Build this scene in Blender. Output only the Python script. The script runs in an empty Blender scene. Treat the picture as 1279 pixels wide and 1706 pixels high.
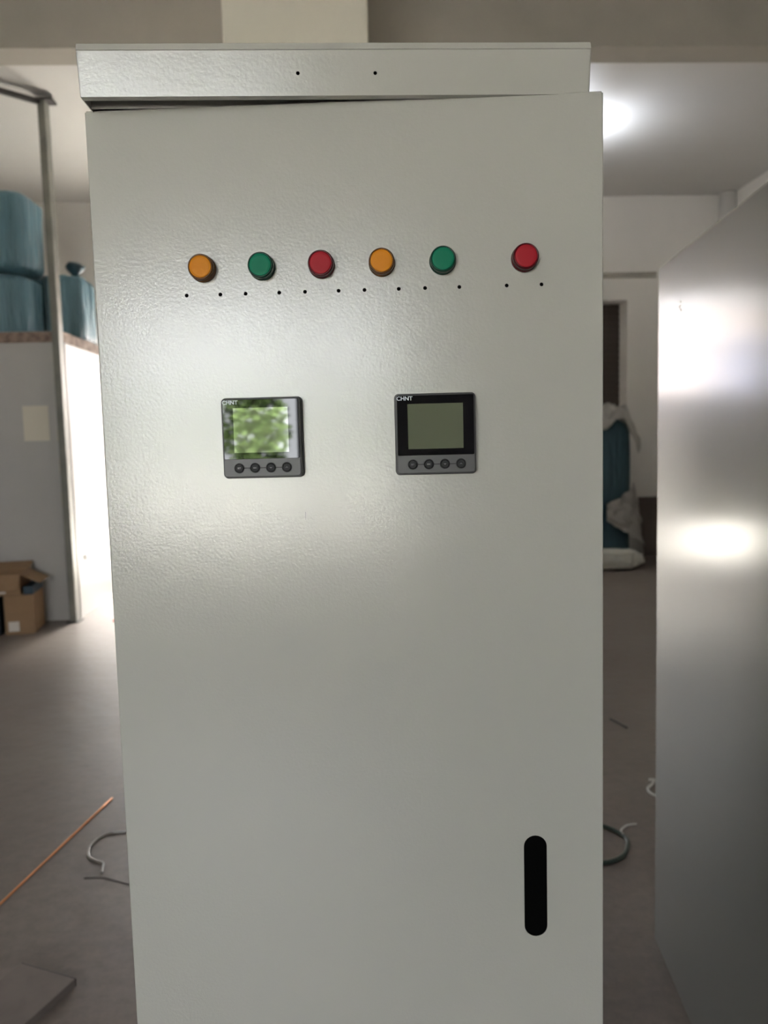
import bpy, bmesh, math, random
from mathutils import Vector, Matrix, noise
R = math.radians
sc = bpy.context.scene
col = sc.collection

# ------------------------------------------------------------------ camera
F = 1281.0
dv = math.hypot(365, 14300)
pitch = math.atan(F / dv); roll = math.atan2(365, 14300); yaw = R(-2.5)
Zr = Matrix.Rotation(yaw, 3, 'Z')
fwd = Vector((0, math.cos(pitch), -math.sin(pitch)))
r0 = Vector((1, 0, 0)); u0 = Vector((0, math.sin(pitch), math.cos(pitch)))
right = Zr @ (math.cos(roll) * r0 - math.sin(roll) * u0)
up = Zr @ (math.cos(roll) * u0 + math.sin(roll) * r0)
fwd = Zr @ fwd
cd = bpy.data.cameras.new('camera'); cam = bpy.data.objects.new('camera', cd); col.objects.link(cam)
m3 = Matrix((right, up, -fwd)).transposed()
cam.matrix_world = Matrix.Translation((0, 0, 1.65)) @ m3.to_4x4()
cd.sensor_fit = 'VERTICAL'; cd.sensor_height = 36.0; cd.lens = F / 1706 * 36
cd.clip_start = 0.02; cd.clip_end = 200
cd.dof.use_dof = True; cd.dof.focus_distance = 0.92; cd.dof.aperture_fstop = 5.6
sc.camera = cam

# ------------------------------------------------------------------ world, sun, lamps, exposure
vs = sc.view_settings
vs.view_transform = 'Standard'; vs.look = 'None'; vs.gamma = 1.0; vs.use_curve_mapping = False
vs.exposure = 0.62
SKY = 15.0
w = bpy.data.worlds.new('sky'); sc.world = w; w.use_nodes = True
bg = w.node_tree.nodes['Background']; bg.inputs[0].default_value = (0.93, 0.96, 1.0, 1); bg.inputs[1].default_value = SKY
sd = bpy.data.lights.new('sun', 'SUN'); sd.energy = 62; sd.angle = R(40); sd.color = (1, .95, .88)
so = bpy.data.objects.new('sun', sd); col.objects.link(so); so.rotation_euler = Vector((-.02, -math.cos(R(50)), -math.sin(R(50)))).to_track_quat('-Z', 'Y').to_euler()   # hazy sun beyond the back wall

def portal(name, loc, rot, sx, sz):
    d = bpy.data.lights.new(name, 'AREA'); d.shape = 'RECTANGLE'; d.size = sx; d.size_y = sz
    d.cycles.is_portal = True
    o = bpy.data.objects.new(name, d); col.objects.link(o); o.location = loc; o.rotation_euler = rot
# openings: (x0, x1, z0, z1)
WF = (-2.70, -0.42, 0.95, 2.85)       # front wall window (behind the camera)
WB = (-1.62, -0.10, 2.15, 3.50)       # back wall window, upper
GB = (-1.62, -0.72, 0.0, 0.48)        # gap under half raised shutter
DB = (-2.50, -1.70, 0.0, 3.00)        # open doorway beside the booth
YF, YB, XL, XR, ZC = -4.0, 10.6, -6.0, 5.3, 4.9
for nm, (a, b, c, d_), y, s in (('portal_front', WF, YF - .1, 1), ('portal_back_high', WB, YB + .1, -1),
                                ('portal_back_low', GB, YB + .1, -1), ('portal_back_door', DB, YB + .1, -1)):
    portal(nm, ((a + b) / 2, y, (c + d_) / 2), (R(90) * s, 0, 0), b - a, d_ - c)

# ------------------------------------------------------------------ helpers
def props(o, label=None, cat=None, group=None, kind=None):
    if label: o['label'] = label
    if cat: o['category'] = cat
    if group: o['group'] = group
    if kind: o['kind'] = kind
    return o
def empty(name, loc, rz=0, **k):
    o = bpy.data.objects.new(name, None); o.empty_display_size = .1
    col.objects.link(o); o.location = loc; o.rotation_euler = (0, 0, rz)
    return props(o, **k)
def obj(name, bm, mat, parent=None, loc=(0, 0, 0), rot=(0, 0, 0), smooth=False, bevel=0, seg=2, sub=0, **k):
    me = bpy.data.meshes.new(name); bmesh.ops.recalc_face_normals(bm, faces=bm.faces); bm.to_mesh(me); bm.free()
    for m in (mat if isinstance(mat, (list, tuple)) else [mat]): me.materials.append(m)
    if smooth:
        for f in me.polygons: f.use_smooth = True
    o = bpy.data.objects.new(name, me); col.objects.link(o)
    o.location = loc; o.rotation_euler = rot
    if parent: o.parent = parent
    if bevel:
        b = o.modifiers.new('bevel', 'BEVEL'); b.width = bevel; b.segments = seg; b.limit_method = 'ANGLE'; b.angle_limit = R(40)
    if sub:
        s = o.modifiers.new('sub', 'SUBSURF'); s.levels = sub; s.render_levels = sub
    return props(o, **k)
def box(bm, x0, x1, y0, y1, z0, z1, M=None, mi=0):
    v = [bm.verts.new(p) for p in ((x0,y0,z0),(x1,y0,z0),(x1,y1,z0),(x0,y1,z0),(x0,y0,z1),(x1,y0,z1),(x1,y1,z1),(x0,y1,z1))]
    for f in ((3,2,1,0),(4,5,6,7),(0,1,5,4),(1,2,6,5),(2,3,7,6),(3,0,4,7)):
        fc = bm.faces.new([v[i] for i in f]); fc.material_index = mi
    if M: bmesh.ops.transform(bm, matrix=M, verts=v)
    return bm
def bx(*a, **k): return box(bmesh.new(), *a, **k)
def lathe(prof, n=32, M=None, bm=None, cap=True):
    """prof: (r, h) pairs, axis -Y (h towards the viewer)"""
    bm = bm or bmesh.new(); rings = []
    for r, h in prof:
        rings.append([bm.verts.new((r * math.cos(2*math.pi*i/n), -h, r * math.sin(2*math.pi*i/n))) for i in range(n)])
    for a, b in zip(rings, rings[1:]):
        for i in range(n): bm.faces.new((a[i], a[(i+1) % n], b[(i+1) % n], b[i]))
    if cap: bm.faces.new(rings[-1]); bm.faces.new(rings[0][::-1])
    if M: bmesh.ops.transform(bm, matrix=M, verts=[v for r in rings for v in r])
    return bm
def tube(pts, rad, n=8, res=6, bm=None):
    """smooth tube through points (Catmull-Rom)"""
    P = [Vector(p) for p in pts]; Q = []
    for i in range(len(P) - 1):
        a, b, c, d = P[max(i-1,0)], P[i], P[i+1], P[min(i+2, len(P)-1)]
        for k in range(res):
            t = k / res
            Q.append(.5*((2*b)+(c-a)*t+(2*a-5*b+4*c-d)*t*t+(3*b-a-3*c+d)*t**3))
    Q.append(P[-1]); bm = bm or bmesh.new(); rings = []
    for i, q in enumerate(Q):
        t = (Q[min(i+1, len(Q)-1)] - Q[max(i-1, 0)]).normalized()
        s = t.cross(Vector((0,0,1))); s = s.normalized() if s.length > 1e-4 else Vector((1,0,0)); u = s.cross(t)
        rings.append([bm.verts.new(q + rad*(s*math.cos(2*math.pi*j/n) + u*math.sin(2*math.pi*j/n))) for j in range(n)])
    for a, b in zip(rings, rings[1:]):
        for j in range(n): bm.faces.new((a[j], a[(j+1)%n], b[(j+1)%n], b[j]))
    bm.faces.new(rings[0]); bm.faces.new(rings[-1][::-1])
    return bm
def plate(outer, holes, th, name='plate', res=12):
    """flat plate in XZ, front at y=0, thickness th going +Y, with real holes (lists of points)"""
    cu = bpy.data.curves.new(name, 'CURVE'); cu.dimensions = '2D'; cu.fill_mode = 'BOTH'; cu.extrude = th / 2
    for loop in [outer] + holes:
        s = cu.splines.new('POLY'); s.points.add(len(loop) - 1); s.use_cyclic_u = True
        for p, q in zip(s.points, loop): p.co = (q[0], q[1], 0, 1)
    o = bpy.data.objects.new(name, cu); col.objects.link(o)
    dg = bpy.context.evaluated_depsgraph_get(); dg.update()
    me = bpy.data.meshes.new_from_object(o.evaluated_get(dg))
    bm = bmesh.new(); bm.from_mesh(me)
    bpy.data.objects.remove(o); bpy.data.curves.remove(cu); bpy.data.meshes.remove(me)
    bmesh.ops.remove_doubles(bm, verts=bm.verts, dist=1e-6)
    for v in bm.verts:
        x, y, z = v.co; v.co = (x, th/2 - z, y)
    return bm
def circ(x, z, r, n=20): return [(x + r*math.cos(2*math.pi*i/n), z + r*math.sin(2*math.pi*i/n)) for i in range(n)]
def rrect(x0, x1, z0, z1, r, n=6):
    P = []
    for cx, cz, a0 in ((x1-r, z1-r, 0), (x0+r, z1-r, 90), (x0+r, z0+r, 180), (x1-r, z0+r, 270)):
        for i in range(n+1):
            a = R(a0 + 90*i/n); P.append((cx + r*math.cos(a), cz + r*math.sin(a)))
    return P
def prism(loop, y0, y1, bm=None):
    bm = bm or bmesh.new()
    a = [bm.verts.new((x, y0, z)) for x, z in loop]; b = [bm.verts.new((x, y1, z)) for x, z in loop]
    bm.faces.new(a); bm.faces.new(b[::-1]); n = len(loop)
    for i in range(n): bm.faces.new((a[i], b[i], b[(i+1)%n], a[(i+1)%n]))
    return bm
def text_bm(s, size, depth=.0002, font_w=1.0, shear=0):
    cu = bpy.data.curves.new('txt', 'FONT'); cu.body = s; cu.size = size; cu.extrude = depth; cu.align_x = 'CENTER'; cu.align_y = 'CENTER'
    cu.offset = size * .02
    o = bpy.data.objects.new('txt', cu); col.objects.link(o)
    dg = bpy.context.evaluated_depsgraph_get(); dg.update()
    me = bpy.data.meshes.new_from_object(o.evaluated_get(dg))
    bm = bmesh.new(); bm.from_mesh(me)
    bpy.data.objects.remove(o); bpy.data.curves.remove(cu); bpy.data.meshes.remove(me)
    for v in bm.verts:
        x, y, z = v.co; v.co = (x * font_w, -z, y)
    return bm

def mat(name, c, rough=.5, metal=0, coat=0, spec=None, bump=None, var=None, trans=0, alpha=1, coat_r=.03, stretch=(1,1,1)):
    """bump = (scale, strength, distance); var = (scale, amount, colour2)"""
    m = bpy.data.materials.new(name); m.use_nodes = True; nt = m.node_tree; N = nt.nodes; L = nt.links
    b = N['Principled BSDF']
    b.inputs['Base Color'].default_value = (*c, 1); b.inputs['Roughness'].default_value = rough
    b.inputs['Metallic'].default_value = metal; b.inputs['Coat Weight'].default_value = coat; b.inputs['Coat Roughness'].default_value = coat_r
    b.inputs['Transmission Weight'].default_value = trans; b.inputs['Alpha'].default_value = alpha
    if spec is not None: b.inputs['Specular IOR Level'].default_value = spec
    if bump or var:
        tc = N.new('ShaderNodeTexCoord'); mp = N.new('ShaderNodeMapping'); mp.inputs['Scale'].default_value = stretch
        L.new(tc.outputs['Object'], mp.inputs['Vector'])
    if bump:
        n = N.new('ShaderNodeTexNoise'); n.inputs['Scale'].default_value = bump[0]; n.inputs['Detail'].default_value = 2
        bp = N.new('ShaderNodeBump'); bp.inputs['Strength'].default_value = bump[1]; bp.inputs['Distance'].default_value = bump[2]
        L.new(mp.outputs[0], n.inputs['Vector']); L.new(n.outputs[0], bp.inputs['Height']); L.new(bp.outputs[0], b.inputs['Normal'])
        if coat: L.new(bp.outputs[0], b.inputs['Coat Normal'])
    if var:
        n = N.new('ShaderNodeTexNoise'); n.inputs['Scale'].default_value = var[0]; n.inputs['Detail'].default_value = 6
        cr = N.new('ShaderNodeValToRGB'); cr.color_ramp.elements[0].position = .5 - var[1]; cr.color_ramp.elements[1].position = .5 + var[1]
        cr.color_ramp.elements[0].color = (*c, 1); cr.color_ramp.elements[1].color = (*var[2], 1)
        L.new(mp.outputs[0], n.inputs['Vector']); L.new(n.outputs[0], cr.inputs[0]); L.new(cr.outputs[0], b.inputs['Base Color'])
    return m
M = {}
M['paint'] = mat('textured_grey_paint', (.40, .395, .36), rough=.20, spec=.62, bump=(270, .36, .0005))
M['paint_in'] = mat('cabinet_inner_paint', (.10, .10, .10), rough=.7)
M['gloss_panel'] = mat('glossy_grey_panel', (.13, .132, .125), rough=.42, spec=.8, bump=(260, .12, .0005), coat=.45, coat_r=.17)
M['void'] = mat('hole_shade_black', (.003, .003, .003), rough=1, spec=0)  # flat black standing for the unlit inside behind holes
M['black'] = mat('black_plastic', (.012, .012, .013), rough=.45)
M['housing'] = mat('meter_housing_grey', (.034, .033, .035), rough=.42, bump=(2500, .1, .0002))
M['glass'] = mat('meter_black_glass', (.003, .003, .004), rough=.02, spec=.28)
M['lcd'] = mat('lcd_green_grey', (.100, .114, .073), rough=.03, spec=.6, coat=.5, coat_r=.01)
M['button'] = mat('meter_button', (.010, .010, .011), rough=.55, spec=.25)
M['print'] = mat('white_print', (.62, .66, .70), rough=.5)
M['print_dim'] = mat('grey_print', (.20, .20, .21), rough=.5)
LC = {'orange': ((.56, .20, .010), (.10, .035, .004)), 'green': ((.003, .15, .08), (.001, .035, .02)), 'red': ((.31, .012, .02), (.07, .003, .006))}
for k, (a, b) in LC.items():
    M[k + '_lens'] = mat(k + '_lens', a, rough=.5, spec=.15)
    M[k + '_rim'] = mat(k + '_rim', b, rough=.22, spec=.35)
M['white_wall'] = mat('white_wall_paint', (.80, .775, .73), rough=.85, var=(1.2, .25, (.75, .725, .685)))
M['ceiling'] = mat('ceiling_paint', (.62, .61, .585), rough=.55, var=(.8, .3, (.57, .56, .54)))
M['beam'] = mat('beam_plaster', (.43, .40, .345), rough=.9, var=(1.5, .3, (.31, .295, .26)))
M['cream'] = mat('cream_column_plaster', (.78, .74, .62), rough=.85, var=(3, .25, (.73, .70, .60)), bump=(20, .2, .01))
M['booth'] = mat('booth_sandwich_panel', (.50, .49, .47), rough=.38, var=(2, .3, (.45, .44, .42)))
M['rust'] = mat('rusty_edge_trim', (.14, .09, .07), rough=.8, var=(14, .15, (.34, .26, .21)))
M['foam'] = mat('yellowed_foam', (.72, .66, .42), rough=.9, var=(30, .15, (.50, .45, .30)))
M['post'] = mat('galvanised_post', (.22, .22, .19), rough=.5, metal=.3, var=(8, .2, (.17, .17, .15)))
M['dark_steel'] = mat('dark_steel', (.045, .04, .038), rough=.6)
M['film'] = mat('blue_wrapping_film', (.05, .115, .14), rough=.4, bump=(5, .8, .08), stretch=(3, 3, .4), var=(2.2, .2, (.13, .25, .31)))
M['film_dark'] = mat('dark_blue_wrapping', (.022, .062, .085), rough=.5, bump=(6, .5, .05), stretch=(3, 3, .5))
M['plastic'] = mat('cloudy_plastic_sheet', (.42, .40, .37), rough=.35, trans=.25, bump=(14, .6, .03))
M['sack'] = mat('white_woven_sack', (.55, .55, .50), rough=.6, bump=(10, .6, .05))
M['cardboard'] = mat('cardboard', (.30, .19, .105), rough=.85, var=(14, .3, (.26, .165, .09)))
M['paper'] = mat('aged_paper', (.70, .655, .55), rough=.8)
M['label'] = mat('white_label', (.66, .62, .57), rough=.7)
M['blue_item'] = mat('blue_plastic', (.007, .028, .05), rough=.5)
M['navy'] = mat('dark_navy_plastic', (.006, .01, .016), rough=.6)
M['copper'] = mat('copper', (.85, .38, .18), rough=.28, metal=1)
M['steel_wire'] = mat('grey_steel_wire', (.30, .29, .27), rough=.35, metal=.8)
M['green_cable'] = mat('dark_green_cable', (.03, .05, .04), rough=.3)
M['white_cable'] = mat('white_cable', (.6, .6, .58), rough=.4)
M['brown_board'] = mat('brown_board', (.10, .075, .06), rough=.7)
M['dusty_board'] = mat('dusty_board', (.19, .16, .142), rough=.8, var=(10, .3, (.13, .11, .098)))
M['shutter'] = mat('dark_brown_shutter', (.055, .04, .032), rough=.6)
M['red'] = mat('red_scrap', (.5, .02, .02), rough=.5)
M['frame'] = mat('window_frame_metal', (.45, .46, .48), rough=.5)
M['leaf'] = mat('tree_leaf', (.13, .22, .06), rough=.6, var=(3, .3, (.19, .28, .09)))
M['bark'] = mat('bark', (.10, .07, .05), rough=.9)
M['ground'] = mat('pale_yard_concrete', (.68, .65, .59), rough=.9)
# floor: stained concrete
fm = mat('stained_concrete', (.14, .113, .10), rough=.42, var=(.9, .22, (.19, .163, .143)), bump=(9, .35, .01))
nt = fm.node_tree; N = nt.nodes; L = nt.links; b = N['Principled BSDF']
n2 = N.new('ShaderNodeTexNoise'); n2.inputs['Scale'].default_value = 22; n2.inputs['Detail'].default_value = 8; n2.inputs['Roughness'].default_value = .7
tc = [n for n in N if n.type == 'TEX_COORD'][0]; L.new(tc.outputs['Object'], n2.inputs['Vector'])
mr = N.new('ShaderNodeMapRange'); mr.inputs[1].default_value = .3; mr.inputs[2].default_value = .7; mr.inputs[3].default_value = .72; mr.inputs[4].default_value = 1.15
L.new(n2.outputs[0], mr.inputs[0])
mx = N.new('ShaderNodeVectorMath'); mx.operation = 'SCALE'
src = b.inputs['Base Color'].links[0].from_socket
L.new(src, mx.inputs[0]); L.new(mr.outputs[0], mx.inputs['Scale']); L.new(mx.outputs[0], b.inputs['Base Color'])
mr2 = N.new('ShaderNodeMapRange'); mr2.inputs[1].default_value = .3; mr2.inputs[2].default_value = .7; mr2.inputs[3].default_value = .30; mr2.inputs[4].default_value = .5
L.new(n2.outputs[0], mr2.inputs[0]); L.new(mr2.outputs[0], b.inputs['Roughness'])
M['floor'] = fm

# ------------------------------------------------------------------ setting
def struct(name, bm, m, **k): return obj(name, bm, m, kind='structure', **k)
struct('floor', bx(XL, XR, YF, YB + .35, -.1, 0), M['floor'])
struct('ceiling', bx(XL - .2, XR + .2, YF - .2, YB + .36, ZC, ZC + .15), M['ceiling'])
struct('wall_left', bx(XL - .2, XL, YF - .2, YB + .36, -.1, ZC), M['white_wall'])
struct('wall_right', bx(XR, XR + .2, YF - .2, YB + .36, -.1, ZC), M['white_wall'])
def wall(name, y0, y1, holes):
    xs = sorted({XL, XR, *[h[0] for h in holes], *[h[1] for h in holes]})
    bm = bmesh.new()
    for a, b in zip(xs, xs[1:]):
        zs = sorted((h[2], h[3]) for h in holes if h[0] <= a + 1e-6 and h[1] >= b - 1e-6); z = 0
        for c, d in zs:
            if c > z: box(bm, a, b, y0, y1, z, c)
            z = d
        box(bm, a, b, y0, y1, z, ZC)
    struct(name, bm, M['white_wall'])
D2 = (2.55, 3.88, 0, 3.52)
wall('wall_back', YB, YB + .36, [WB, (GB[0], GB[1], 0, 2.05), DB, D2])
wall('wall_front', YF - .2, YF, [WF])
struct('ground', bx(-25, 25, YF - 26, YB + 22, -.25, -.12), M['ground'])
# roller shutter half raised (hidden by the cabinet, seen in reflection) and the brown shutter
bm = bx(GB[0], GB[1], YB + .12, YB + .15, GB[3], 2.05)
for i in range(16): box(bm, GB[0], GB[1], YB + .105, YB + .12, GB[3] + i*.1 + .01, GB[3] + i*.1 + .07)
struct('door_2', bm, M['beam'])
bm = bx(D2[0], D2[1], YB + .33, YB + .35, 0, D2[3])
for i in range(40): box(bm, D2[0], D2[1], YB + .315, YB + .33, i*.088 + .01, i*.088 + .07)
struct('door_3', bm, M['shutter'])
def window(name, W, y, nx, nz):
    a, b, c, d = W; t = .05; bm = bmesh.new()
    box(bm, a, b, y, y+.05, c, c+t); box(bm, a, b, y, y+.05, d-t, d); box(bm, a, a+t, y, y+.05, c, d); box(bm, b-t, b, y, y+.05, c, d)
    for x in nx: box(bm, x-.032, x+.032, y, y+.05, c, d)
    for z in nz: box(bm, a, b, y, y+.05, z-.025, z+.025)
    struct(name, bm, M['frame'])
window('window_1', WF, YF - .12, [-1.98, -.94, -1.0, -1.06, -1.12], [2.45])
window('window_2', WB, YB + .12, [-.72, -1.15], [2.75])
# beam, column, trims
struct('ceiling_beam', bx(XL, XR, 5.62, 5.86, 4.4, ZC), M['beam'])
struct('column', bx(-.557, .157, 3.98, 4.38, 0, ZC), M['cream'], bevel=.01)
struct('corner_column', lathe([(.11, 0), (.11, ZC - .002)], 24, Matrix.Rotation(R(-90), 4, 'X')), M['white_wall'], loc=(5.21, 10.49, .001), smooth=True)
bm = bx(2.2, 4.27, YB - .035, YB, 3.855, 3.885); box(bm, 2.2, 4.27, YB - .02, YB, 3.815, 3.835)
struct('trim_1', bm, M['beam'])

# hidden ceiling lamp behind the cabinet whose glow spreads over the ceiling
lt = empty('batten_lamp', (2.50, 8.2, 4.52), label='small ceiling lamp hung under the white ceiling behind the cabinet, seen by its bright glow', cat='lamp')
obj('lamp_housing', bx(-.06, .06, -.30, .30, -.05, -.01), M['frame'], lt)
obj('hanging_rod', bx(-.006, .006, -.006, .006, -.01, .35), M['frame'], lt)
em = bpy.data.materials.new('lamp_tube_glow'); em.use_nodes = True
eb = em.node_tree.nodes['Principled BSDF']; eb.inputs['Emission Color'].default_value = (.85, .9, 1, 1); eb.inputs['Emission Strength'].default_value = 95
obj('lamp_tube', bx(-.025, .025, -.28, .28, -.009, .02), em, lt, bevel=.008)
# rest of the light comes from the windows and doorway

# ------------------------------------------------------------------ main electrical cabinet
CAB = (0.0, 0.96, 0.0)
cabinet = empty('electrical_cabinet', CAB, label='tall light grey electrical cabinet with its door slightly open, six indicator lamps and two meters', cat='electrical cabinet')
cx, cy = CAB[0], CAB[1]
t = .002; X0, X1, D = -.284, .2855, .50; zt = 2.042; zb = .10
bm = bmesh.new()
box(bm, X0, X0 + t, .008, D, zb, zt); box(bm, X1 - t, X1, .008, D, zb, zt); box(bm, X0, X1, D, D + t, zb, zt)
box(bm, X0, X1, .008, D, zb, zb + t); box(bm, X0, X1, .008, D, zt - t, zt)
box(bm, X0, X0 + .03, .006, .008, zb, zt); box(bm, X1 - .03, X1, .006, .008, zb, zt)
box(bm, X0, X1, .006, .008, zt - .03, zt); box(bm, X0, X1, .006, .008, zb, zb + .03)
obj('body', bm, M['paint'], cabinet)
obj('mounting_plate', bx(X0 + .03, X1 - .03, .38, .384, zb + .05, zt - .06), M['paint_in'], cabinet)
obj('plinth', bx(X0 + .01, X1 - .01, .03, D, 0, zb), M['black'], cabinet)
# canopy (local y = world - .96)
cl, cr_ = -.2858, .2862
hf = [circ(-.0443, .023, .0021, 14), circ(.0421, .0228, .0021, 14)]
bm = plate([(cl, 0), (cr_, 0), (cr_, .0462), (cl, .0462)], hf, .0012)
bmesh.ops.transform(bm, matrix=Matrix.Translation((0, -.055, 2.041)) @ Matrix.Rotation(R(8), 4, 'X'), verts=bm.verts)
y1, z1 = -.055 - .0462*math.sin(R(8)), 2.041 + .0462*math.cos(R(8))
def sheet(bm, pts, th=.0012):
    for (ya, za), (yb, zb_) in zip(pts, pts[1:]):
        v = [bm.verts.new(p) for p in ((cl, ya, za), (cr_, ya, za), (cr_, yb, zb_), (cl, yb, zb_))]
        f = bm.faces.new(v)
        nrm = Vector((0, -(zb_-za), yb-ya)).normalized() * -th
        u_ = [bm.verts.new(q.co - nrm) for q in v]
        bm.faces.new(u_[::-1])
        for i in range(4): bm.faces.new((v[i], u_[i], u_[(i+1)%4], v[(i+1)%4]))
sheet(bm, [(y1, z1), (y1 + .0035, z1 + .008)])
sheet(bm, [(y1 + .0035, z1 + .008), (D + .03, z1 + .02)])
for x in (cl, cr_ - .0012):
    v1 = [bm.verts.new((x, y, z)) for y, z in ((-.055, 2.041), (y1, z1), (y1+.0035, z1+.008), (D + .03, z1+.02), (D + .03, 2.043))]
    v2 = [bm.verts.new((q.co.x + .0012, q.co.y, q.co.z)) for q in v1]
    bm.faces.new(v1); bm.faces.new(v2[::-1])
    for i in range(5): bm.faces.new((v1[i], v2[i], v2[(i+1)%5], v1[(i+1)%5]))
box(bm, cl, cr_, -.055, -.045, 2.041, 2.0425)          # return lip under the front
box(bm, cl, cr_, -.022, -.020, 2.0425, z1 + .007)      # inner wall closing the hood
box(bm, cl, cr_, D + .029, D + .03, 2.043, z1 + .02)
obj('canopy', bm, M['paint'], cabinet)
obj('canopy_hole_shade', bx(-.06, .06, -.0535, -.0475, 2.052, 2.074), M['void'], cabinet)  # black slab darkens the canopy holes like an unlit hood

# door frame of reference: front plane through DP, turned -4.3 degrees
DP = Vector((.1035, .9164, 0)); DA = R(-4.3)
dloc = DP - Vector(CAB)
def dpart(name, bm, m, parent=cabinet, x=0, y=0, z=0, **k):
    """part standing on the door; sub-parts (parent = that part) use plain local offsets"""
    if parent is cabinet:
        off = Matrix.Rotation(DA, 3, 'Z') @ Vector((x, y, z))
        return obj(name, bm, m, cabinet, loc=dloc + off, rot=(0, 0, DA), **k)
    return obj(name, bm, m, parent, loc=(x, y, z), **k)
hx = [-.2902, -.2501, -.2201, -.1803, -.1498, -.1101, -.0797, -.0395, -.0086, .0314, .0866, .1270]
u0_, u1_, dz0, dz1 = -.400, .1985, .13, 2.0433
slot = []
for i in range(13): a = math.pi*i/12; slot.append((.11445 + .01425*math.cos(a), 1.145 + .01425*math.sin(a)))
for i in range(13): a = math.pi + math.pi*i/12; slot.append((.11445 + .01425*math.cos(a), 1.0409 + .01425*math.sin(a)))
holes = [circ(x, 1.8297, .0023, 14) for x in hx] + [slot]
bm = plate([(u0_ + .002, dz0 + .002), (u1_ - .002, dz0 + .002), (u1_ - .002, dz1 - .002), (u0_ + .002, dz1 - .002)], holes, .0015)
# rounded folded edges
def fold(bm, axis, sgn, c, lo, hi):
    """quarter round then 20 mm return; axis 'x' edge at x=c or 'z' edge at z=c"""
    P = [(0, 0)]; 
    for i in range(6): a = R(90*i/5); P.append((math.sin(a)*.002, .002 - math.cos(a)*.002))
    P += [(.002, .018), (.0005, .018), (.0005, .0025)]
    P = P[1:]
    def V(o, y, s): return bm.verts.new((c + sgn*(o - .002), y, s)) if axis == 'x' else bm.verts.new((s, y, c + sgn*(o - .002)))
    a = [V(o, y, lo) for o, y in P]; b = [V(o, y, hi) for o, y in P]; n = len(P)
    for i in range(n): bm.faces.new((a[i], a[(i+1)%n], b[(i+1)%n], b[i]))
    bm.faces.new(a); bm.faces.new(b[::-1])
fold(bm, 'x', 1, u1_, dz0 + .002, dz1 - .002); fold(bm, 'x', -1, u0_, dz0 + .002, dz1 - .002)
fold(bm, 'z', 1, dz1, u0_ + .002, u1_ - .002); fold(bm, 'z', -1, dz0, u0_ + .002, u1_ - .002)
dpart('door', bm, M['paint'], label='door hanging open a little, with a long black slot low on the right')
dpart('slot_shade', bx(-.024, .024, .0025, .022, -.085, .085), M['void'], x=.11445, z=1.093)  # black block stands for the shade inside the slot
dpart('screw_hole_shade', bx(-.225, .225, .0025, .010, -.008, .008), M['void'], x=-.0816, z=1.8297)  # black strip behind the small door holes in place of interior shade
dpart('scratch', bx(-.00035, .00035, -.0001, .0003, -.0048, .0048), M['print_dim'], x=-.1583, z=1.5649, label='short dark vertical scratch')
for i, z in enumerate((.35, 1.08, 1.82)):
    obj('hinge', lathe([(.006, 0), (.006, .06)], 16, Matrix.Rotation(R(-90), 4, 'X')), M['dark_steel'], cabinet, loc=(X0 + .012, -.001, z))

# indicator lamps
lamp_x = [-.2688, -.1990, -.1290, -.0585, .0123, .1071]
cols = ['orange', 'green', 'red', 'orange', 'green', 'red']
for x, c in zip(lamp_x, cols):
    b = lathe([(.0155, 0), (.0155, .003), (.0148, .0035), (.0150, .0125), (.0146, .0145), (.0138, .0155), (.0132, .0158), (.0128, .0152), (.0125, .0150)], 48)
    bz = dpart('indicator_lamp', b, M[c + '_rim'], x=x, z=1.8592, smooth=False, label=c + ' indicator lamp')
    for f in bz.data.polygons: f.use_smooth = True
    l = lathe([(.0127, .0148), (.0127, .0154), (.0118, .0159), (.009, .0160), (.005, .0161), (.001, .0161)], 48)
    dpart('lens', l, M[c + '_lens'], parent=bz, smooth=True)

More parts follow.
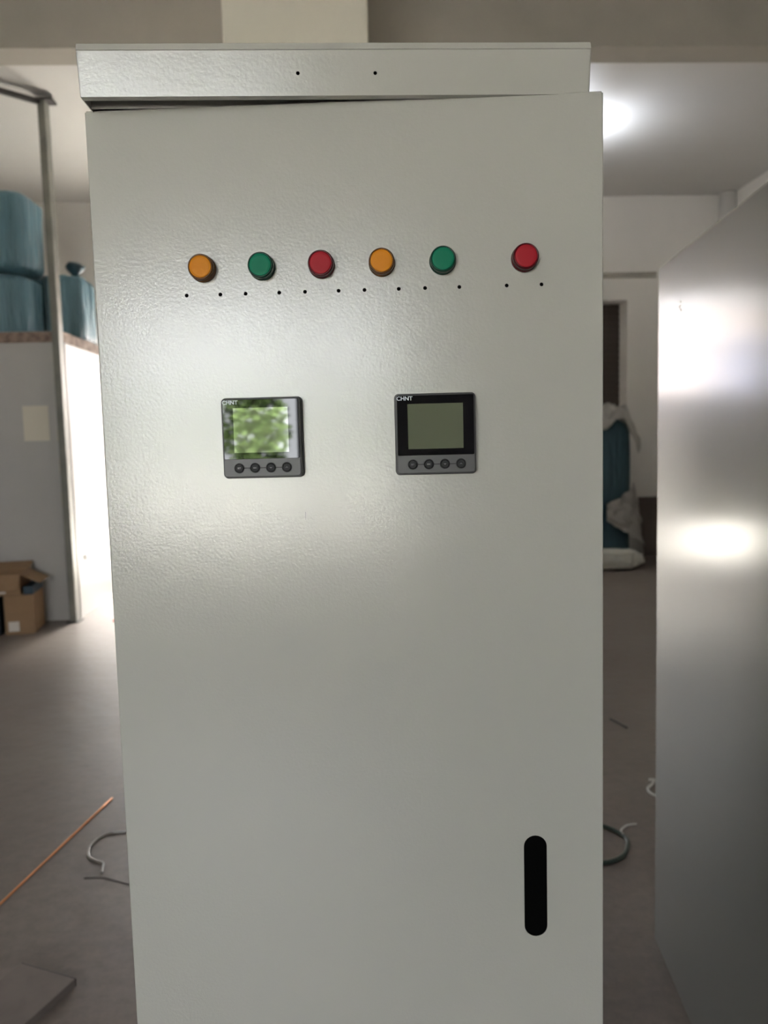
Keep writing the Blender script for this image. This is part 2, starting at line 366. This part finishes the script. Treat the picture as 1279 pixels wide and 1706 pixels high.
# meters
def meter(u, z):
    S = .0955; h = S/2; p = .0165
    b = prism(rrect(-h, h, -h, h, .005), 0, -.007)
    prism(rrect(-h + .0012, h - .0012, -h + .0012, h - .0012, .0045), -.007, -p + .0015, b)
    prism(rrect(-h + .0022, h - .0022, -h + .0022, h - .0022, .004), -p + .0015, -p, b)
    r = dpart('panel_meter', b, M['housing'], x=u, z=z, bevel=.0006, label='square dark grey meter')
    g = prism(rrect(-h + .0032, h - .0030, h - .0725, h - .0028, .0015), -p + .0002, -p - .0006)
    dpart('display_glass', g, M['glass'], parent=r, bevel=.0003, label='glossy black display glass')
    l = prism([(-h + .0155, h - .0650), (h - .0155, h - .0650), (h - .0155, h - .0125), (-h + .0155, h - .0125)], -p - .0006, -p - .0008)
    dpart('screen', l, M['lcd'], parent=r, label='blank grey-green screen')
    tx = text_bm('CHNT', .0066, .0001, 1.0)
    bmesh.ops.transform(tx, matrix=Matrix.Translation((-h + .0122, -p - .0009, h - .0062)), verts=tx.verts)
    dpart('lettering', tx, M['print'], parent=r, label='white CHNT lettering')
    bxs = [-.0274, -.0086, .0102, .0290]; bz_ = -.0353
    ln = bmesh.new()
    for a, b2 in zip(bxs, bxs[1:]): box(ln, a + .0058, b2 - .0058, -p - .0002, -p + .0003, bz_ - .0005, bz_ + .0005)
    dpart('button_line', ln, M['button'], parent=r)
    for k, x in enumerate(bxs):
        bt = lathe([(.0060, -.0005), (.0060, .0003), (.0056, .0004), (.0054, .0001), (.0050, .0001), (.0048, .0008), (.0042, .0012), (.001, .0013)], 28)
        bmesh.ops.transform(bt, matrix=Matrix.Translation((x, -p, bz_)), verts=bt.verts)
        dpart('button', bt, M['button'], parent=r)
    for k, x in enumerate(bxs):
        if k < 2:
            tb = text_bm(('SET', 'ESC')[k], .0026, .00005)
        else:
            tb = bmesh.new(); s = -1 if k == 2 else 1
            for q in (-1, 1):
                box(tb, -.0010, .0010, -.00008, .00008, -.0002, .0002, M=Matrix.Translation((q*.0006, 0, 0)) @ Matrix.Rotation(q*s*R(45), 4, 'Y'))
        bmesh.ops.transform(tb, matrix=Matrix.Translation((x, -p - .00138, bz_)), verts=tb.verts)
        dpart('button_mark', tb, M['print_dim'], parent=r)
meter(-.2051, 1.6600)
meter(-.0002, 1.6593)

# ------------------------------------------------------------------ second cabinet on the right (its glossy side)
B = Vector((.958, 2.3552, 0)); ang = math.atan2(.0973, .7878)       # side runs towards the viewer
side = empty('steel_cabinet', B, -ang, label='second grey cabinet at the right edge, showing only its tall glossy side', cat='electrical cabinet')
# local: -y towards the viewer, +x away to the right
Ls, Hs = 1.02, 2.1533
obj('body', bx(.003, .78, -Ls + .01, 0, .0, Hs - .003), M['paint'], side)
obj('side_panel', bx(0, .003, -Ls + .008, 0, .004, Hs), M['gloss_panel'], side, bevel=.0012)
obj('door', bx(.004, .778, -Ls - .012, -Ls + .006, .06, Hs - .01), M['paint'], side, bevel=.003)
obj('top_edge', bx(0, .78, -Ls + .008, 0, Hs - .0028, Hs + .004), M['paint'], side, bevel=.001)
bm = bmesh.new()
for y, z, a in ((-.22, 2.02, 20), (-.215, 2.008, -15), (-.225, 1.997, 30)):
    box(bm, -.0004, .0004, -.009, .009, -.0015, .0015, M=Matrix.Translation((-.0002, y, z)) @ Matrix.Rotation(R(a), 4, 'X'))
obj('scuff', bm, M['label'], side, label='row of tiny pale scuffs')

# ------------------------------------------------------------------ booth on the left
BX, BY, BH, BL = -2.69, 7.567, 2.77, 1.95
booth = empty('panel_booth', (BX - .6, BY, 0), label='white sandwich-panel booth at the left with a notice on its front', cat='booth')
o = .6
bm = bx(-2.6, o - .01, 0, .06, 0, BH - .07)
for i in range(9): box(bm, -2.5 + i*.36, -2.492 + i*.36, -.0015, 0, .03, BH - .08)
obj('front_wall', bm, M['booth'], booth)
bm = bx(o - .06, o, .06, BL, 0, BH - .07)
obj('side_wall', bm, M['booth'], booth)
obj('roof_panel', bx(-2.6, o, 0, BL, BH - .02, BH + .02), M['booth'], booth)
bm = bx(-2.6, o + .01, -.015, 0, BH - .085, BH + .015); obj('front_trim', bm, M['rust'], booth, label='rusty brown top trim')
bm = bx(o, o + .012, 0, BL, BH - .085, BH + .015); obj('side_trim', bm, M['rust'], booth, label='rusty brown top trim')
random.seed(4); bm = bmesh.new(); z = .95
while z < BH - .1:
    hgt = random.uniform(.05, .16); wd = random.uniform(.015, .045); box(bm, o - .085 - wd*.3, o - .085 + wd, -.012, .0, z, z + hgt); z += hgt + random.uniform(0, .02)
obj('foam_strip', bm, M['foam'], booth, label='torn yellowed foam along the corner')
obj('plastic_apron', bx(o + .012, o + .02, .25, 1.2, .55, .60), M['white_cable'], booth)

post = empty('steel_post', (-2.705, 7.49, 0), label='tall grey steel post at the corner of the booth reaching to the ceiling', cat='post')
obj('upright', bx(-.033, .033, -.06, .06, 0, 4.84), M['post'], post, bevel=.004)
obj('top_plate', bx(-.06, .10, -.07, .07, 4.84, 4.86), M['dark_steel'], post)
obj('brace', bx(-.025, .025, -1.4, 0, -.02, .02), M['dark_steel'], post, loc=(0, -.02, 4.83), rot=(0, 0, R(-48)))
obj('base_plate', bx(-.06, .06, -.075, .075, 0, .008), M['dark_steel'], post)

obj('paper_notice', bx(-3.10, -2.86, 7.552, 7.5585, 1.755, 2.09), M['paper'], label='pale yellowish paper sheet stuck on the front of the booth', cat='notice')

# wrapped bundles
def bundle(name, loc, rx, ry, h, m, seed, label, cat='wrapped bundle', sq=.5, folds=9, group=None, tuft=None, lean=0):
    bm = bmesh.new(); n = 56; K = 18; rings = []; random.seed(seed)
    for k in range(K + 1):
        z = k / K; e = 1.0
        if z > .86: e = math.sqrt(max(0, 1 - ((z - .86)/.14)**2)) * .25 + .75 * (1 - ((z-.86)/.14)**3 * .5)
        if z < .06: e = .93 + z*1.1
        ring = []
        for i in range(n):
            a = 2*math.pi*i/n; c, s = math.cos(a), math.sin(a)
            r = 1 / (abs(c)**(2/sq) + abs(s)**(2/sq))**(sq/2)
            r *= 1 + .04*noise.noise(Vector((c*2 + seed, s*2, z*2.5))) + .03*math.sin(folds*a + 3*noise.noise(Vector((c, s + seed, z*2)))) * (.4 + z*.6)
            ring.append(bm.verts.new((rx*r*c*e + lean*z, ry*r*s*e, h*z + .02*noise.noise(Vector((c, s, seed)))*z)))
        rings.append(ring)
    for a, b in zip(rings, rings[1:]):
        for i in range(n): bm.faces.new((a[i], a[(i+1)%n], b[(i+1)%n], b[i]))
    bm.faces.new(rings[0][::-1])
    c = bm.verts.new((lean, 0, h*1.01))
    for i in range(n): bm.faces.new((rings[-1][i], rings[-1][(i+1)%n], c))
    if not tuft:
        return obj(name, bm, m, loc=loc, smooth=True, label=label, cat=cat, group=group)
    r = empty(name, loc, label=label, cat=cat, group=group)
    obj('wrapping', bm, m, r, smooth=True)
    bm = lathe([(.03, 0), (.05, .03), (.09, .07), (.10, .10), (.06, .13), (.02, .14)], 18, Matrix.Rotation(R(-90), 4, 'X'))
    for v in bm.verts: v.co *= 1 + .25*noise.noise(v.co*18)
    obj('knot', bm, M['film_dark'], r, loc=tuft, smooth=True, label='dark tied knot')
    return r
RZ = BH + .022
bundle('wrapped_bundle', (-3.46, 7.98, RZ), .40, .32, .60, M['film'], 3, 'greyish blue wrapped bundle on the booth roof under a taller one', sq=.6, group='blue wrapped bundles on the booth')
bundle('wrapped_bundle', (-3.42, 7.98, RZ + .63), .40, .33, .76, M['film'], 8, 'largest light blue wrapped bundle, uppermost on the booth roof', sq=.55, folds=6, group='blue wrapped bundles on the booth', tuft=(-.12, -.05, .74))
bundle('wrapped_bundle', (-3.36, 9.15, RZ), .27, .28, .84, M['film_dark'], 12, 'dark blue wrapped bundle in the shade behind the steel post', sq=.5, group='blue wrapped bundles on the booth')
bundle('wrapped_bundle', (-2.91, 8.50, RZ), .21, .30, .70, M['film'], 17, 'blue wrapped bundle right of the steel post with a tied knot on top', sq=.55, folds=8, group='blue wrapped bundles on the booth', tuft=(.10, -.1, .68))

# cartons
def carton(loc, rz, w, d, h, label, flaps=False, group='cardboard boxes beside the booth', lab=None):
    r = empty('cardboard_box', loc, rz, label=label, cat='box', group=group); t = .006
    bm = bmesh.new()
    if flaps:
        box(bm, 0, w, 0, t, 0, h); box(bm, 0, w, d-t, d, 0, h); box(bm, 0, t, 0, d, 0, h); box(bm, w-t, w, 0, d, 0, h); box(bm, 0, w, 0, d, 0, t)
    else: box(bm, 0, w, 0, d, 0, h)
    obj('carton', bm, M['cardboard'], r, bevel=.003)
    if flaps:
        obj('flap', bx(0, w, -.17, 0, -.002, .002), M['cardboard'], r, loc=(0, 0, h), rot=(R(52), 0, 0))
        obj('flap', bx(0, .19, 0, d, -.002, .002), M['cardboard'], r, loc=(w, 0, h), rot=(0, R(28), 0))
        obj('flap', bx(0, w, 0, .15, -.002, .002), M['cardboard'], r, loc=(0, d, h), rot=(R(20), 0, 0))
    else:
        obj('tape', bx(w*.45, w*.55, .0, d, h, h + .0008), M['rust'], r)
    if lab: obj('label', bx(lab[0], lab[1], -.0015, 0, lab[2], lab[3]), M['label'], r, label='white label')
    return r
carton((-3.155, 7.0, 0), R(9), .25, .42, .36, 'closed cardboard box on the floor, bottom of the pair by the booth', lab=(.03, .12, .03, .12))
carton((-3.41, 6.96, .362), R(9), .41, .38, .19, 'open cardboard box with spread flaps, on top of the closed one', flaps=True, lab=(.19, .28, .02, .10))
obj('blue_case', bx(0, .085, -.012, .38, 0, .075), M['blue_item'], loc=(-2.985, 7.03, .363), rot=(0, 0, R(9)), bevel=.006, label='dark blue flat case lying on the closed cardboard box beside the open one', cat='case')
obj('dark_crate', bx(0, .40, 0, .45, 0, .335), M['navy'], loc=(-3.60, 6.98, 0), rot=(0, 0, R(5)), bevel=.01, label='nearly black crate on the floor left of the closed cardboard box', cat='crate')

# sack beside the booth's far end
def sack(name, loc, rx, ry, rz_, m, seed, label, cat='sack', rot=0):
    bm = bmesh.new(); bmesh.ops.create_icosphere(bm, subdivisions=4, radius=1)
    for v in bm.verts:
        p = v.co.copy(); s = Vector((math.copysign(abs(p.x)**.5, p.x), math.copysign(abs(p.y)**.6, p.y), math.copysign(abs(p.z)**.6, p.z)))
        k = 1 + .16*noise.noise(p*1.6 + Vector((seed, 0, 0))) + .09*noise.noise(p*4.5 + Vector((0, seed, 0))) - .10*abs(noise.noise(p*5)) - .05*abs(noise.noise(p*11))
        v.co = Vector((s.x*rx*k, s.y*ry*k, max(s.z*rz_*k, -rz_)))
    return obj(name, bm, m, loc=(loc[0], loc[1], rz_), rot=(0, 0, rot), smooth=True, label=label, cat=cat)
sack('white_sack', (3.22, 9.5, 0), .42, .22, .125, M['sack'], 2, 'crumpled white sack lying on the floor in front of the blue wrapped roll', rot=R(-4))
sack('grey_sack', (-2.46, 9.35, 0), .16, .25, .11, M['dusty_board'], 5, 'small grey brown sack on the floor at the far foot of the booth')

# right back corner
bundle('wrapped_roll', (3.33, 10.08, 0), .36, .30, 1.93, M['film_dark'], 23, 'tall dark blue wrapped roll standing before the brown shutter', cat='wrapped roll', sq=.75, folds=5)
def drape(name, pts_fn, nx, ny, m, label, cat):
    bm = bmesh.new(); g = [[bm.verts.new(pts_fn(i/nx, j/ny)) for i in range(nx+1)] for j in range(ny+1)]
    for j in range(ny):
        for i in range(nx): bm.faces.new((g[j][i], g[j][i+1], g[j+1][i+1], g[j+1][i]))
    o = obj(name, bm, m, smooth=True, label=label, cat=cat)
    s = o.modifiers.new('solid', 'SOLIDIFY'); s.thickness = .003
    return o
def top_sheet(u, v):
    # covers the roll's top and slumps unevenly over its right and front
    a = R(-125 + 200*u); rr = .05 + v*.40
    hem = .16 + .34*math.exp(-((u - .55)/.22)**2) + .10*math.sin(u*17)
    z = 2.06 - .05*v - hem*max(0, v - .55)/.45
    rr = min(rr, .435 + .03*math.sin(u*23)) + .07*max(0, v - .6)*math.sin(u*14 + 1)
    nz = noise.noise(Vector((u*7, v*5, 2))) + .5*noise.noise(Vector((u*19, v*9, 4)))
    return Vector((3.36 + (rr + .03*nz)*math.cos(a)*1.08, 10.08 + (rr + .03*nz)*math.sin(a)*.95, z + .07*nz*(1 - .5*v)))
drape('plastic_sheet', top_sheet, 48, 24, M['plastic'], 'crumpled cloudy plastic sheet draped over the top of the tall blue roll', 'plastic sheet')
def low_sheet(u, v):
    a = R(-100 + 75*u); rr = .40 + .05*noise.noise(Vector((u*5, v*6, 9))) + .12*u*v
    return Vector((3.36 + rr*math.cos(a), 10.06 + rr*math.sin(a)*.9, 1.05 - .25*(1-u) - v*(.22 + .62*u) + .03*noise.noise(Vector((u*8, v*3, 1)))))
drape('plastic_sheet', low_sheet, 30, 24, M['plastic'], 'torn strip of cloudy plastic hanging low around the tall blue roll', 'plastic sheet')
obj('brown_board', bx(0, .8, 0, .025, 0, .84), M['brown_board'], loc=(4.03, 10.33, 0), rot=(R(-16), 0, 0), label='brown board leaning against the back wall right of the blue roll', cat='board')

# ------------------------------------------------------------------ things on the floor
def rod(name, pts, rad, m, label, cat):
    return obj(name, tube([(x, y, rad + z) for x, y, z in [(*p, 0) if len(p) == 2 else p for p in pts]], rad), m, smooth=True, label=label, cat=cat)
rod('copper_rod', [(-1.44, 2.12), (-1.3245, 2.7414), (-1.1698, 3.5737)], .0042, M['copper'], 'long straight copper rod lying on the concrete at left', 'rod')
rod('bent_wire', [(-.93, 3.26), (-1.0121, 3.2464), (-1.075, 3.235), (-1.111, 3.1946), (-1.125, 3.14), (-1.1221, 3.0985), (-1.1, 3.04), (-1.06, 3.01), (-1.03, 2.99), (-1.02, 2.95), (-1.0125, 2.92)], .0045, M['steel_wire'], 'hooked grey wire on the floor at the left of the open cabinet', 'wire')
rod('thin_wire', [(-1.0717, 2.8909), (-.9976, 2.8885), (-.8859, 2.8337), (-.80, 2.80)], .0016, M['dark_steel'], 'thin dark straight wire just below the hooked grey wire', 'wire')
rod('green_cable', [(.94, 3.16), (1.0362, 3.0832), (1.0764, 3.029), (1.09, 2.97), (1.0721, 2.9132), (1.0386, 2.8578), (.9918, 2.8237), (.9447, 2.8107), (.89, 2.82)], .0085, M['green_cable'], 'dark green cable loop on the floor between the two cabinets', 'cable')
rod('white_cable', [(1.085, 3.00, .010), (1.088, 3.03, .008), (1.105, 3.066), (1.1384, 3.094), (1.1798, 3.1005)], .0036, M['white_cable'], 'short curved white cable end beside the dark green loop', 'cable')
rod('white_strip', [(1.3955, 3.5076), (1.418, 3.505), (1.39, 3.46), (1.3556, 3.4212), (1.348, 3.375), (1.37, 3.34), (1.42, 3.37)], .006, M['white_cable'], 'small bent white strip by the foot of the glossy cabinet', 'cable')
rod('stick', [(1.4849, 4.3228), (1.508, 4.25), (1.5307, 4.1741)], .005, M['dark_steel'], 'short dark stick on the floor in the gap between the cabinets', 'stick')
A = Vector((-.890, 2.285, 0)); e = math.atan2(.1587, .0697)
obj('floor_board', box(bx(-.75, -.004, 0, .22, 0, .026), -.004, 0, 0, .22, 0, .026, mi=1), [M['dusty_board'], M['dark_steel']], loc=A, rot=(0, 0, e), bevel=.001, label='dusty flat board on the floor at the bottom left with its shaded edge coloured dark', cat='board')  # thin edge slab in dark material stands for the board's shaded side
obj('red_scrap', bx(-.03, .05, -.012, .012, 0, .018), M['red'], loc=(-2.29, 7.42, 0), bevel=.003, label='tiny red scrap on the floor at the left door edge', cat='scrap')

# ------------------------------------------------------------------ trees outside, mirrored in the meter glass
def tree(x, y, h, seed, label):
    r = empty('tree', (x, y, -.12), label=label, cat='tree', group='trees outside the front window'); random.seed(seed)
    obj('trunk', tube([(0, 0, 0), (.05, .03, h*.35), (-.04, .05, h*.8)], .09), M['bark'], r, smooth=True)
    bm = bmesh.new()
    for i in range(1800):
        p = Vector((random.gauss(0, 1), random.gauss(0, 1), random.gauss(0, 1))).normalized() * random.random()**.35
        c = Vector((p.x*1.12, p.y*1.0, h*.56 + p.z*h*.42)) * 1.0
        q = Matrix.Rotation(random.uniform(0, 6.28), 3, 'Z') @ Matrix.Rotation(random.uniform(-1.2, 1.2), 3, 'X'); s = random.uniform(.12, .2)
        bm.faces.new([bm.verts.new(c + q @ Vector(k)*s) for k in ((-1, 0, 0), (0, -.5, .1), (1, 0, 0), (0, .5, .1))])
    obj('foliage', bm, M['leaf'], r)
for k, (x, y, h, d) in enumerate(((-11.6, -22.5, 4.6, 'leftmost of the row'), (-8.9, -23.2, 4.0, 'second from the left of the row'), (-6.5, -22.4, 4.3, 'middle of the row'), (-4.2, -23.4, 3.7, 'second from the right of the row'), (-1.9, -22.6, 4.4, 'rightmost of the row'))):
    tree(x, y, h, k + 1, 'green tree outside behind the viewer, ' + d)

# building added across the yard to dim the sky mirrored in the glossy side
nb = empty('added_building', (0, 27, -.12), label='pale pink building added across the yard behind to hide sky, mirrored in the glossy cabinet side', cat='building')
obj('wall', bx(-16, 14, 0, 6, 0, 5.9), mat('pale_pink_render', (.74, .64, .60), rough=.9), nb)
obj('blue_board', bx(-6.9, -4.6, -.08, 0, 3.1, 4.9), mat('blue_board_paint', (.20, .32, .62), rough=.6), nb, label='blue board')
obj('roof_edge', bx(-16.2, 14.2, -.3, 6.2, 5.9, 6.05), M['frame'], nb)
